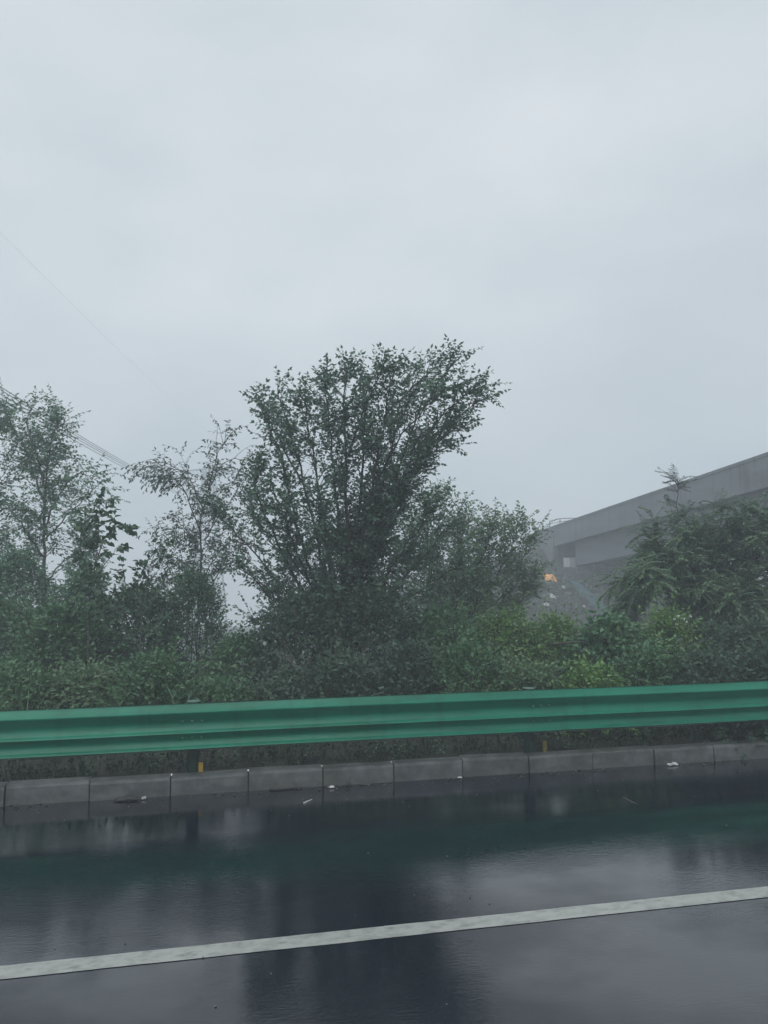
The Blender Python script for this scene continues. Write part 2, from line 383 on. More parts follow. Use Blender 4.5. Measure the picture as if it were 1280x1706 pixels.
# short railing on the approach
rr = empty('railing', (XB + 1.6, YA, 4.5), 'thin steel railing standing above the far end of the bridge parapet', 'railing')
XR = XB + .9
rp1, rp2, rp3 = hit(917, 868, 0, XR), hit(934, 864, 0, XR), hit(962, 863, 0, XR)
m = MB(); m.tube([rp1, rp2, rp3, hit(985, 857, 0, XR)], .035, 6); m.build('rail', M['steel'], rr)
m = MB(); m.tube([hit(917, 873, 0, XR), hit(934, 869, 0, XR), hit(962, 866, 0, XR)], .025, 6); m.build('rail', M['steel'], rr)
for p in (rp1, rp2, rp3):
    m = MB(); m.tube([(p.x, p.y, zslab(p.y) + .1), tuple(p)], .04, 6); m.build('post', M['steel'], rr)

# ------------------------------------------------------------------ litter
def crumple(name, label, cat, c, ax, ay, h, mat, seed, n=9, group=None, drape=True, yaw=0.):
    rg = random.Random(seed); m = MB(); ids = {}
    cs, sn = math.cos(yaw), math.sin(yaw)
    for j in range(n + 1):
        for i in range(n + 1):
            u, v = i / n * 2 - 1, j / n * 2 - 1
            k = 1 - .28 * max(abs(u), abs(v)) ** 2 * (1 + noise.noise(Vector((u * 1.7, v * 1.7, seed)))) - .12 * (u * v) ** 2
            px = u * ax * k; py = v * ay * k
            x = c[0] + px * cs - py * sn; y = c[1] + px * sn + py * cs
            e = max(0, 1 - (u * u + v * v) * .7)
            z = (gz(x, y) if drape and y > 9 else c[2]) + .006 + h * (.25 + .75 * e) * (0.5 + .5 * abs(noise.noise(Vector((u * 2.4, v * 2.4, seed * 3.1)))) * 2) * (0.1 + .9 * rg.random() ** .5)
            m.v.append((x, y, z))
    for j in range(n):
        for i in range(n):
            a = j * (n + 1) + i; m.f.append((a, a + 1, a + n + 2, a + n + 1))
    o = m.build(name, mat, smooth=False); tag(o, label, cat, group)
    s = o.modifiers.new('thick', 'SOLIDIFY'); s.thickness = .004
    return o
def ground_hit(px, py):
    r = ray(px, py); t = 20.
    while t < 150:
        p = O0 + r * t
        if p.z < gz(p.x, p.y): return p
        t += .15
    return O0 + r * 60
def on_slope(name, label, cat, px, py, wpx, hpx, h, mat, seed):
    p = ground_hit(px, py); s = p.y / F
    return crumple(name, label, cat, p, wpx * s * .62, hpx * s * 1.1, h, mat, seed)
on_slope('tarpaulin', 'crumpled orange tarpaulin lying on the slope below the bridge end', 'tarpaulin', 917, 966, 24, 11, .45, M['orange'], 3)
on_slope('plastic_sheet', 'white plastic sheet on the slope just right of and below the orange tarpaulin', 'plastic sheet', 944, 981, 16, 4, .25, M['white'], 5)
on_slope('plastic_bag', 'small curled white bag on the slope directly below the orange tarpaulin', 'plastic bag', 922, 996, 11, 6, .2, M['white'], 6)
on_slope('plastic_sheet', 'grey white sheet lowest on the slope under the curled white bag', 'plastic sheet', 911, 1009, 13, 4, .15, M['white'], 7)
on_slope('plastic_bag', 'white bag above the orange tarpaulin beside the bridge wing wall', 'plastic bag', 899, 944, 8, 5, .25, M['white'], 9)
on_slope('paper_scrap', 'small pale scrap on the slope touching the bridge abutment foot', 'paper scrap', 932, 947, 9, 3, .2, M['white'], 10)
on_slope('paper_scrap', 'tiny pale scrap low on the slope beside the blue green chute', 'paper scrap', 974, 1012, 6, 3, .1, M['white'], 12)
# sheeted drainage chute down the slope
c1, c2 = ground_hit(952, 970), ground_hit(1024, 1034)
m = MB(); rings = []
for i in range(15):
    p = c1.lerp(c2, i / 14); ww = .32 + .3 * i / 14
    rings.append([(p.x + dx * ww, p.y - dx * .3, gz(p.x + dx * ww, p.y - dx * .3) + dz) for dx, dz in ((-1, .05), (-.9, .22), (-.75, .22), (-.6, .08), (.6, .08), (.75, .22), (.9, .22), (1, .05))])
m.loft(rings, cap=False, closed=False)
tag(m.build('drain_chute', M['teal']), 'blue green sheeted drain chute running down the slope under the bridge', 'drain chute')

# litter on the road edge
def kerbp(px, py): return hit(px, py, 2, 0)
p = kerbp(213, 1333); crumple('rubber_scrap', 'flat black rubber scrap lying against the foot of the kerb', 'rubber scrap', (p.x, 8.33, 0), .19, .05, .05, M['black'], 21, drape=False)
p = kerbp(240, 1331); crumple('paper_scrap', 'small white scrap at the right tip of the black rubber scrap', 'paper scrap', (p.x, 8.33, 0), .035, .03, .04, M['white'], 22, 5, drape=False)
p = kerbp(1112, 1271); crumple('plastic_bag', 'flattened white plastic bag in the gutter at the right of the kerb', 'plastic bag', (p.x, 8.33, 0), .10, .035, .045, M['white'], 23, drape=False, yaw=.1)
p = kerbp(552, 1313); crumple('paper_scrap', 'white scrap on the wet road just below the kerb, left of a joint', 'paper scrap', (p.x, p.y, 0), .045, .03, .03, M['white'], 24, 5, drape=False)
p = kerbp(766, 1296); crumple('paper_scrap', 'little white scrap at the kerb foot in the middle stretch', 'paper scrap', (p.x, p.y - .02, 0), .04, .03, .03, M['white'], 25, 5, drape=False)
def stick(label, a, b, r, mat, cat='stick', name='stick'):
    m = MB(); n = 6; rg = random.Random(int(a[0] * 100)); pts = []
    for i in range(n + 1):
        q = Vector(a).lerp(Vector(b), i / n); q.z += rg.uniform(-.3, .3) * r; q.y += rg.uniform(-1, 1) * r; pts.append(q)
    m.tube(pts, [r * (1 - .5 * i / n) for i in range(n + 1)], 6); tag(m.build(name, mat), label, cat)
a, b = kerbp(447, 1311), kerbp(502, 1308); stick('long thin black stick lying along the kerb foot', (a.x, 8.36, .012), (b.x, 8.36, .012), .012, M['black'])
a, b = kerbp(505, 1339), kerbp(519, 1333); stick('short pale twig on the road in front of the kerb', (a.x, a.y, .008), (b.x, b.y, .008), .009, M['concrete_pale'], 'twig', 'twig')
a, b = kerbp(600, 1309), kerbp(618, 1308); stick('thin brown twig against the kerb foot right of the white scrap', (a.x, 8.34, .008), (b.x, 8.33, .008), .008, M['bark_pale'], 'twig', 'twig')
a, b = kerbp(1040, 1330), kerbp(1063, 1341); stick('slender grey twig on wet road below the flattened bag', (a.x, a.y, .006), (b.x, b.y, .006), .008, M['bark_pale'], 'twig', 'twig')
rg = random.Random(31); m = MB()
for i in range(260):
    x = rg.uniform(-4, 9); y = 8.36 - abs(rg.gauss(0, .35)) if rg.random() < .75 else rg.uniform(3.0, 8.3); s = rg.uniform(.004, .011); a = rg.uniform(0, 6.3)
    m.tube([(x, y, .002), (x + s * math.cos(a), y + s * math.sin(a), s * .7)], [s * .7, s * .3], 5)
tag(m.build('debris', M['kerb']), 'fine pale grit strewn on the wet road along the kerb', 'grit', kind='stuff')

def gutter_litter():
    rg = random.Random(90); m = MB()
    for i in range(520):
        x = rg.uniform(-4, 9)
        if noise.noise(Vector((x * 1.1, 0, 4))) < -.05 and rg.random() < .8: continue
        y = 8.385 - abs(rg.gauss(0, .07)); a = rg.uniform(0, 6.3); s_ = rg.uniform(.012, .035); d = Vector((math.cos(a), math.sin(a), rg.uniform(-.1, .25))); n_ = Vector((-d.y, d.x, rg.uniform(-.3, .3))) * .4
        p = Vector((x, y, .008)); m.face([p, p + d * s_ * .5 + n_ * s_, p + d * s_, p + d * s_ * .5 - n_ * s_])
    tag(m.build('leaf_litter', M['soggy']), 'soggy fallen leaves and silt gathered in the gutter at the kerb foot', 'leaf litter', kind='stuff')
gutter_litter()

# ------------------------------------------------------------------ vegetation builders
UPV = Vector((0, 0, 1))
def rvec(rg):
    while True:
        v = Vector((rg.uniform(-1, 1), rg.uniform(-1, 1), rg.uniform(-1, 1)))
        if .05 < v.length < 1: return v.normalized()
def leaf(m, b, d, nrm, L_, W_, six=False):
    d = d.normalized(); s = d.cross(nrm)
    if s.length < .1: s = d.cross(Vector((1, .3, .2)))
    s.normalize(); nn = s.cross(d); n = len(m.v)
    if six:
        tip = b + d * L_ - nn * L_ * .12
        pts = [b, b + d * L_ * .22 + s * W_ * .5 + nn * W_ * .16, b + d * L_ * .6 + s * W_ * .40 + nn * W_ * .12, tip,
               b + d * L_ * .6 - s * W_ * .40 + nn * W_ * .12, b + d * L_ * .22 - s * W_ * .5 + nn * W_ * .16]
        m.v += [tuple(p) for p in pts]; m.f += [(n, n + 1, n + 2, n + 3), (n, n + 3, n + 4, n + 5)]
    else:
        mid = b + d * L_ * .42 + nn * W_ * .15
        m.v += [tuple(b), tuple(mid + s * W_ * .5), tuple(b + d * L_ - nn * L_ * .06), tuple(mid - s * W_ * .5)]; m.f.append((n, n + 1, n + 2, n + 3))
def twig(rg, wood, lv, p, d, ln, sp, LL, WW, droop, six=False, comp=False, rad=.004):
    n = max(3, int(ln / .09)); pts = [p.copy()]; q = p.copy(); d = d.normalized()
    st = ln / n
    for i in range(n):
        d = (d + Vector((0, 0, -droop * st * 4)) + rvec(rg) * .10).normalized(); q = q + d * st; pts.append(q.copy())
    wood.tube(pts, [rad * (1 - .7 * i / n) for i in range(n + 1)], 3, cap=False)
    k = int(ln / sp); side = 1
    hz = d.cross(UPV)
    if hz.length < .15: hz = rvec(rg)
    hz.normalize()
    for i in range(k + 1):
        t = (i + .3 * rg.random()) / max(1, k) * .98; f_ = t * n; j = min(n - 1, int(f_)); b = pts[j].lerp(pts[j + 1], min(1, f_ - j)); dd = (pts[j + 1] - pts[j]).normalized()
        sc = rg.uniform(.7, 1.15)
        if comp:
            for s_ in (-1, 1):
                ld = dd * .45 + hz * s_ + Vector((0, 0, -.28)) + rvec(rg) * .12
                leaf(lv, b, ld, UPV + rvec(rg) * .35, LL * sc * (1 - .35 * abs(t - .4)), WW * sc)
        else:
            if t < .12 and rg.random() < .5: continue
            ax = hz * side + UPV * rg.uniform(-.5, .6); side = -side
            ld = dd * .55 + ax * .8 + rvec(rg) * .45 + Vector((0, 0, -.25 - droop * .4))
            leaf(lv, b, ld, UPV * .9 + rvec(rg) * .9, LL * sc, WW * sc, six)
    leaf(lv, pts[-1], d, UPV + rvec(rg) * .6, LL, WW, six)
def smooth_path(pts, rg, jit, sub=4):
    out_ = []; n = len(pts)
    for i in range(n - 1):
        p0, p1, p2, p3 = pts[max(i - 1, 0)], pts[i], pts[i + 1], pts[min(i + 2, n - 1)]
        for s_ in range(sub):
            t = s_ / sub
            q = .5 * ((2 * p1) + (p2 - p0) * t + (2 * p0 - 5 * p1 + 4 * p2 - p3) * t * t + (3 * p1 - p0 - 3 * p2 + p3) * t ** 3)
            out_.append(q + (rvec(rg) * jit if (i or s_) else Vector()))
    out_.append(pts[-1]); return out_
def grow(rg, wood, lv, pts, r0, r1, t0=.2, subn=7, subl=.7, twn=13, twl=.3, sp=.04, LL=.075, WW=.042, droop=.25, spread=.85, upk=.35, six=False, comp=False, taper=.55, jit=.03):
    path = smooth_path(pts, rg, jit); n = len(path) - 1
    wood.tube(path, [r1 * .7 + (r0 - r1) * .75 * (1 - i / n) ** 1.6 for i in range(n + 1)], 7)
    ln = sum((path[i + 1] - path[i]).length for i in range(n)); subn *= 1.3; twn *= 1.9; sp *= .82; WW *= 1.12; ns = max(2, int(ln * (1 - t0) * subn))
    for s_ in range(ns + 1):
        t = t0 + (1 - t0) * (s_ + rg.random() * .8) / (ns + 1); f_ = min(t, .999) * n; j = int(f_); b = path[j].lerp(path[j + 1], f_ - j); d = (path[j + 1] - path[j]).normalized()
        o_ = rvec(rg); o_ = (o_ - d * o_.dot(d)).normalized()
        sd = (d * .75 + o_ * spread + UPV * upk * rg.uniform(.2, 1.2)).normalized()
        sl = subl * (1 - taper * t) * rg.uniform(.45, 1.2); m_ = max(3, int(sl / .12)); q = b.copy(); sp_ = [q.copy()]
        for i in range(m_):
            sd = (sd + rvec(rg) * .13 + UPV * (.05 - droop * .12)).normalized(); q = q + sd * (sl / m_); sp_.append(q.copy())
        wood.tube(sp_, [max(.003, r1 * .9 * (1 - .7 * i / m_)) for i in range(m_ + 1)], 4, cap=False)
        for i in range(max(2, int(sl * twn * 1.25))):
            if noise.noise(b * 1.7 + Vector((7, 3, 1))) < -.12 and rg.random() < .75: continue
            tt = rg.uniform(.08, 1); g_ = min(.999, tt) * m_; k = int(g_); tb = sp_[k].lerp(sp_[k + 1], g_ - k); td = (sp_[k + 1] - sp_[k]).normalized()
            o_ = rvec(rg); o_ = (o_ - td * o_.dot(td)).normalized()
            twig(rg, wood, lv, tb, td * .7 + o_ * .9 + UPV * .15, twl * rg.uniform(.5, 1.2), sp, LL, WW, droop, six, comp)
        twig(rg, wood, lv, sp_[-1], sd, twl * rg.uniform(.8, 1.3), sp, LL, WW, droop, six, comp)
    twig(rg, wood, lv, path[-1], (path[-1] - path[-2]), twl * 1.2, sp, LL, WW, droop, six, comp)
def tree(name, label, cat, base, D, limbs, leafm, seed, bark='bark', group=None, leafname='crown', **kw):
    rg = random.Random(seed); wood, lv = MB(), MB()
    root = empty(name, base, label, cat, group)
    for li in limbs:
        o_ = dict(kw); pts, r0, r1 = li[0], li[1], li[2]
        if len(li) > 3: o_.update(li[3])
        pp = [Vector(base) if q is None else P(q[0], q[1], D + q[2]) for q in pts]
        grow(rg, wood, lv, pp, r0, r1, **o_)
    wood.build('trunk', M[bark], root, smooth=True); lv.build(leafname, M[leafm], root)
    return root
def gbase(px, D):
    p = P(px, 1100, D); return Vector((p.x, p.y, gz(p.x, p.y) - .05))
NO = dict(subn=0)

# --- the big central tree
D = 13.0; bc = gbase(575, D)
T = [
 ([None, (560, 1060, 0), (520, 960, -.2), (488, 850, -.4), (470, 770, -.6), (436, 684, -.8)], .07, .012, dict(subl=.55)),
 ([None, (562, 1040, .1), (535, 930, .2), (505, 800, .4), (482, 720, .5), (462, 646, .6)], .07, .012, dict(subl=.55)),
 ([None, (566, 1020, 0), (545, 900, -.3), (528, 800, -.6), (516, 730, -.7), (508, 668, -.9)], .06, .012),
 ([None, (570, 1000, 0), (565, 880, .1), (556, 780, .3), (548, 690, .4), (542, 640, .5)], .08, .012),
 ([None, (575, 1000, 0), (578, 880, -.2), (576, 760, -.3), (572, 680, -.4), (576, 616, -.5)], .08, .012),
 ([None, (580, 1010, 0), (596, 870, .2), (604, 760, .3), (606, 690, .4), (604, 642, .5)], .07, .012),
 ([None, (582, 1000, 0), (606, 880, -.2), (628, 760, -.4), (644, 680, -.5), (656, 618, -.6)], .08, .012),
 ([None, (584, 1000, 0), (615, 880, .4), (646, 770, .6), (672, 690, .7), (700, 616, .8)], .07, .012),
 ([None, (586, 1010, 0), (625, 890, .1), (665, 780, .2), (700, 690, .3), (758, 604, .3)], .07, .012),
 ([None, (588, 1010, 0), (635, 880, -.2), (680, 780, -.3), (730, 700, -.4), (790, 650, -.5)], .06, .012),
 ([None, (588, 1010, 0), (640, 900, .4), (690, 790, .6), (740, 715, .7), (800, 668, .7)], .06, .012),
 ([None, (588, 1010, 0), (640, 890, .0), (680, 800, -.1), (720, 745, -.2), (770, 712, -.2)], .05, .010),
 ([(640, 890, .0), (668, 820, .2), (700, 765, .3), (752, 742, .4)], .03, .010, dict(subl=.4)),
 ([(630, 800, .0), (660, 740, -.4), (710, 680, -.6), (765, 640, -.7)], .03, .010, dict(subl=.5)),
 ([(580, 760, .0), (602, 690, -.4), (626, 640, -.5), (640, 612, -.6)], .03, .010, dict(subl=.4)),
 ([(640, 700, .0), (680, 650, .4), (715, 625, .3), (740, 600, .3)], .03, .010, dict(subl=.4)),
 ([(500, 800, .0), (468, 740, .4), (446, 700, .5), (430, 672, .5)], .03, .010, dict(subl=.4)),
 ([None, (555, 1060, 0), (500, 980, -.3), (450, 880, -.6), (425, 815, -.8), (432, 785, -.9)], .06, .011, dict(subl=.5)),
 ([None, (555, 1070, 0), (495, 1010, .3), (430, 930, .5), (385, 880, .6), (355, 850, .6)], .05, .011),
 ([None, (550, 1060, 0), (490, 960, .6), (450, 900, .9), (425, 860, 1.0), (418, 830, 1.0)], .05, .011, dict(subl=.5)),
 ([None, (550, 1060, 0), (505, 950, -.6), (480, 880, -.9), (455, 820, -1.0)], .05, .011),
 ([None, (555, 1080, 0), (500, 1040, -.3), (445, 990, -.5), (400, 940, -.6)], .05, .011),
 ([None, (560, 1080, 0), (520, 1050, .3), (470, 1010, .6), (430, 970, .8)], .05, .011),
 ([None, (555, 1080, 0), (510, 1070, .1), (460, 1050, .0), (420, 1030, .0)], .04, .011),
 ([None, (600, 1040, 0), (650, 950, -.3), (690, 890, -.5), (725, 845, -.6)], .05, .011),
 ([None, (600, 1040, 0), (660, 980, .3), (705, 930, .5), (745, 880, .6)], .05, .011),
 ([None, (600, 1050, 0), (660, 1010, -.2), (720, 970, -.4), (770, 940, -.5)], .05, .011),
 ([None, (600, 1080, 0), (660, 1060, .3), (720, 1030, .5)], .04, .011),
 ([None, (590, 1060, 0), (600, 980, .9), (610, 900, 1.2), (620, 840, 1.3)], .05, .011),
 ([None, (570, 1060, 0), (555, 980, -.9), (540, 900, -1.1), (530, 840, -1.2)], .05, .011),
]
tree('elm_tree', 'tall dark leafy tree with many upright limbs in the centre', 'tree', bc, D, T, 'leaf_tree', 11,
     t0=.20, subn=6.0, subl=.78, twn=11, twl=.30, sp=.045, LL=.078, WW=.046, droop=.15, spread=.62, upk=.45, taper=.72)

# --- thin drooping tree left of it
D = 14.5; b2 = gbase(348, D)
T = [
 ([None, (340, 1000, 0), (332, 900, 0), (345, 820, 0), (362, 760, 0), (375, 735, 0)], .04, .008),
 ([(334, 900, 0), (318, 840, -.2), (285, 790, -.4), (240, 775, -.6)], .022, .007),
 ([(338, 850, 0), (315, 800, .3), (290, 780, .5), (262, 772, .7)], .02, .007),
 ([(345, 820, 0), (365, 780, .3), (392, 765, .5), (405, 775, .5)], .02, .007),
 ([(334, 920, 0), (310, 880, .2), (285, 880, .4), (262, 895, .5)], .02, .007),
 ([(340, 960, 0), (310, 940, -.2), (285, 930, -.4), (270, 945, -.5)], .02, .007, dict(twn=9)),
 ([(342, 1000, 0), (315, 975, .2), (295, 965, .3), (290, 985, .3)], .02, .007, dict(twn=9)),
 ([(340, 900, 0), (365, 860, -.2), (385, 830, -.4), (400, 815, -.4)], .02, .007),
 ([(340, 960, 0), (365, 920, .2), (385, 900, .4)], .02, .007, dict(twn=9)),
 ([(340, 1000, 0), (320, 950, .5), (330, 910, .6), (350, 885, .6)], .02, .007, dict(twn=15)),
 ([(340, 1000, 0), (360, 965, -.5), (375, 930, -.6), (390, 905, -.6)], .02, .007, dict(twn=15)),
 ([(340, 1010, 0), (305, 990, .3), (280, 940, .5), (300, 905, .5)], .02, .007, dict(twn=13)),
]
tree('slender_tree', 'thin sparse tree with drooping twigs left of the big dark tree', 'tree', b2, D, T, 'leaf_thin', 12, 'bark_pale',
     t0=.2, subn=4.6, subl=.6, twn=8, twl=.32, sp=.06, LL=.085, WW=.034, droop=.7, spread=.8, upk=.1, taper=.4)

# --- left tree
D = 17.5; b3 = gbase(72, D)
T = [
 ([None, (72, 1000, 0), (74, 900, 0), (78, 800, 0), (84, 730, 0), (98, 700, 0)], .085, .012, dict(t0=.3)),
 ([(76, 850, 0), (50, 770, .2), (25, 715, .4), (5, 680, .5)], .04, .010),
 ([(76, 820, 0), (60, 760, -.3), (45, 715, -.4), (52, 680, -.5)], .03, .010, dict(subl=.45)),
 ([(74, 880, 0), (100, 820, .2), (130, 790, .4), (160, 800, .5)], .04, .009),
 ([(74, 900, 0), (110, 860, -.3), (140, 830, -.4), (158, 812, -.4)], .03, .009),
 ([(74, 930, 0), (40, 880, -.2), (15, 850, -.4), (-10, 830, -.4)], .04, .010),
 ([(73, 960, 0), (40, 930, .3), (10, 910, .5), (-20, 900, .5)], .04, .010),
 ([(73, 980, 0), (100, 940, .3), (122, 920, .5), (140, 900, .5)], .03, .010),
 ([(73, 1000, 0), (35, 985, -.3), (5, 970, -.5)], .03, .010),
 ([(73, 1010, 0), (105, 990, -.2), (135, 975, -.4)], .03, .010),
 ([(75, 850, 0), (70, 800, .6), (62, 760, .8), (70, 725, .9)], .03, .010, dict(subl=.5)),
]
tree('roadside_tree', 'pale green tree with straight bare trunk at the left edge', 'tree', b3, D, T, 'leaf_left', 13, 'bark_pale',
     t0=.15, subn=5.4, subl=.92, twn=9.5, twl=.38, sp=.06, LL=.095, WW=.046, droop=.35, spread=.75, upk=.35, taper=.55)
D = 17.0; b3b = gbase(-60, D)
T = [([None, (-60, 950, 0), (-50, 850, 0), (-30, 760, 0), (-12, 690, 0)], .08, .012),
     ([(-55, 900, 0), (-30, 850, .2), (0, 800, .3), (18, 760, .3)], .04, .01),
     ([(-55, 950, 0), (-30, 920, -.2), (5, 880, -.3)], .04, .01),
     ([(-55, 980, 0), (-20, 970, .2), (15, 940, .3)], .04, .01)]
tree('roadside_tree', 'hazy grey green tree cut off by the left edge, behind the bare trunk', 'tree', b3b, D, T, 'leaf_left', 131, 'bark_pale',
     t0=.25, subn=4.6, subl=.8, twn=7, twl=.34, sp=.055, LL=.085, WW=.042, droop=.35, spread=.75, upk=.35, taper=.5)

# --- broad-leaved saplings
D = 11.5; b4 = gbase(146, D)
T = [([None, (148, 1010, 0), (158, 940, 0), (164, 880, 0), (166, 838, 0)], .022, .007),
     ([(156, 950, 0), (172, 900, .1), (192, 878, .2), (208, 874, .2)], .014, .006),
     ([(152, 985, 0), (168, 950, -.1), (186, 925, -.2), (192, 915, -.2)], .012, .006),
     ([(150, 1005, 0), (138, 950, .1), (134, 910, .2), (140, 880, .2)], .012, .006),
     ([(148, 1030, 0), (176, 1005, -.1), (190, 985, -.2)], .012, .006)]
tree('broadleaf_sapling', 'young sapling with large hanging dark leaves rising right of the bare trunk', 'sapling', b4, D, T, 'leaf_big', 14, 'bark_pale',
     t0=.2, subn=5, subl=.16, twn=9, twl=.14, sp=.055, LL=.112, WW=.07, droop=.8, spread=.8, upk=.15, taper=.2, six=True, jit=.01)
b5 = gbase(232, D)
T = [([None, (235, 1040, 0), (243, 990, 0), (248, 950, 0), (258, 915, 0)], .018, .006),
     ([(240, 1010, 0), (222, 985, .1), (205, 968, .2)], .012, .006),
     ([(240, 1020, 0), (262, 990, .1), (272, 960, .2)], .012, .006),
     ([(236, 1040, 0), (205, 1020, -.1), (188, 1000, -.1)], .012, .006)]
tree('broadleaf_sapling', 'smaller broad leaved sapling in the gap between left tree and thin tree', 'sapling', b5, D, T, 'leaf_big', 15, 'bark_pale',
     t0=.2, subn=5, subl=.22, twn=9, twl=.16, sp=.06, LL=.10, WW=.064, droop=.6, spread=.8, upk=.2, taper=.2, six=True, jit=.01)

# --- shrubby tree right of centre
D = 17.0; b6 = gbase(760, D)
T = [
 ([None, (755, 1040, 0), (740, 960, 0), (725, 890, 0), (722, 835, 0)], .06, .010),
 ([None, (760, 1040, 0), (762, 960, .3), (765, 900, .4), (766, 850, .4)], .06, .010),
 ([None, (765, 1040, 0), (785, 970, -.3), (810, 920, -.4), (822, 880, -.5)], .06, .010),
 ([None, (770, 1050, 0), (810, 990, 0), (845, 930, 0), (862, 880, 0)], .05, .010),
 ([None, (770, 1050, 0), (830, 1000, .3), (868, 940, .4), (886, 895, .5)], .05, .009, dict(twn=6)),
 ([None, (750, 1050, 0), (715, 990, .4), (690, 930, .6), (690, 880, .6)], .05, .010),
 ([None, (780, 1070, 0), (830, 1040, .2), (870, 1000, .3), (884, 965, .3)], .05, .010),
 ([None, (760, 1060, 0), (790, 1020, -.5), (800, 980, -.7)], .05, .010),
]
tree('bushy_tree', 'low light green bushy tree between the dark tree and the bridge', 'tree', b6, D, T, 'leaf_pale', 16,
     t0=.12, subn=7.0, subl=.9, twn=11, twl=.32, sp=.055, LL=.085, WW=.044, droop=.25, spread=.75, upk=.4, taper=.45)

# --- feathery tree on the right
D = 15.0; b7 = gbase(1215, D)
T = [
 ([None, (1200, 1040, 0), (1180, 960, 0), (1168, 925, 0), (1165, 900, 0)], .07, .012),
 ([None, (1210, 1040, 0), (1215, 950, .3), (1215, 905, .5), (1212, 872, .5)], .07, .012),
 ([None, (1225, 1040, 0), (1250, 950, 0), (1275, 910, 0), (1290, 880, 0)], .07, .012),
 ([(1195, 1020, 0), (1150, 970, -.3), (1105, 945, -.6), (1075, 950, -.8)], .045, .010),
 ([(1195, 1030, 0), (1140, 1000, .3), (1095, 985, .5), (1062, 990, .6)], .045, .010),
 ([(1190, 1000, 0), (1150, 940, .4), (1120, 915, .6), (1090, 915, .7)], .045, .010),
 ([(1205, 1060, 0), (1160, 1040, -.3), (1130, 1020, -.4)], .04, .010),
 ([None, (1240, 1060, 0), (1275, 1010, -.5), (1310, 980, -.8)], .05, .010),
 ([None, (1240, 1080, 0), (1270, 1060, -.5), (1290, 1040, -.8)], .05, .010),
 ([None, (1215, 1090, 0), (1215, 1040, -.8), (1230, 1000, -1.1)], .05, .010),
 ([None, (1230, 1020, .3), (1250, 960, .9), (1250, 910, 1.2)], .05, .010),
 ([None, (1215, 1000, .5), (1190, 960, 1.2), (1185, 925, 1.5)], .05, .010),
]
tree('feathery_tree', 'wide tree with drooping feathery leaves in front of the bridge', 'tree', b7, D, T, 'leaf_right', 17,
     t0=.15, subn=7.5, subl=.95, twn=11, twl=.42, sp=.036, LL=.085, WW=.038, droop=.55, spread=.85, upk=.35, taper=.3, comp=True)
D = 16.5; b8 = gbase(1132, D)
T = [([None, (1134, 1000, 0), (1132, 900, 0), (1130, 840, 0), (1130, 800, 0)], .028, .010, dict(t0=.84, subn=10, subl=.24)),
     ([(1130, 850, 0), (1118, 838, .1), (1112, 832, .1)], .01, .005, dict(subn=0, subl=.1, twn=4)),
     ([(1130, 870, 0), (1145, 855, .1), (1158, 848, .1)], .01, .005, dict(subn=0, subl=.15, twn=4)),
     ([(1131, 900, 0), (1115, 880, -.1), (1104, 872, -.1)], .01, .005, dict(subn=0, subl=.15, twn=4))]
tree('feathery_sapling', 'slim sapling whose small leafy tip pokes above the bridge parapet', 'sapling', b8, D, T, 'leaf_thin', 18,
     t0=.6, subn=4, subl=.18, twn=14, twl=.27, sp=.05, LL=.085, WW=.034, droop=.45, spread=1, upk=.3, taper=.3, comp=True)

# --- bushes: clumps of leafy shoots
def bush(name, label, cat, px, py, hw, D, leafm, seed, LL=.085, WW=.052, n=None, six=False, comp=False, group=None, droop=.3, dens=1., twl=.28, sp=.045, bottom=None):
    rg = random.Random(seed); base = gbase(px, D); top = P(px, py - 22, D).z; rx = hw * D / F; hgt = max(.3, top - base.z); ry = max(.5, rx * .8)
    wood, lv = MB(), MB(); root = empty(name, base, label, cat, group)
    n = n or int((rx * hgt * 620 + 150) * dens)
    lob = [(rg.uniform(0, 6.28), rg.uniform(.0, 1.), rg.uniform(.75, 1.15)) for _ in range(7)]
    for i in range(n):
        a = rg.uniform(0, 2 * math.pi); e = rg.random()               # e: 0 at the ground, 1 at the top
        k = 1 + .28 * noise.noise(Vector((math.cos(a) * 1.4 + seed, math.sin(a) * 1.4, e * 2.2)))
        rr_ = (1 - e ** 2.6) ** .5 * rg.random() ** .38
        p = Vector((base.x + rx * k * rr_ * math.cos(a), base.y + ry * k * rr_ * math.sin(a), base.z + hgt * (e * .93) * (.85 + .3 * (k - .85))))
        o_ = Vector((math.cos(a) * rr_, math.sin(a) * rr_, .35 + e * .9))
        twig(rg, wood, lv, p, o_ + rvec(rg) * .7, twl * rg.uniform(.5, 1.3), sp, LL, WW, droop, six, comp, .003)
    for i in range(int(n * .035)):
        a = rg.uniform(0, 6.28); q = rg.random() ** .5 * .9; e = (1 - q ** 2) ** .4
        p = Vector((base.x + rx * q * math.cos(a), base.y + ry * q * math.sin(a), base.z + hgt * e * .8))
        twig(rg, wood, lv, p, UPV + rvec(rg) * .5, twl * rg.uniform(1.4, 2.6), sp * 1.2, LL * .9, WW * .9, droop * .5, six, comp, .004)
    for i in range(max(5, int(rx * 9))):
        a = rg.uniform(0, 6.28); q = rg.random() ** .5; tp = Vector((base.x + rx * .8 * q * math.cos(a), base.y + ry * .8 * q * math.sin(a), base.z + hgt * rg.uniform(.5, .9)))
        s0 = base + Vector((rx * .4 * q * math.cos(a), ry * .4 * q * math.sin(a), 0))
        wood.tube(smooth_path([s0, s0.lerp(tp, .5) + rvec(rg) * .1, tp], rg, .02), .009, 4)
    wood.build('stems', M['bark'], root); lv.build('foliage', M[leafm], root)
    return root
G1_ = 'bushes in the hedge behind the guardrail'
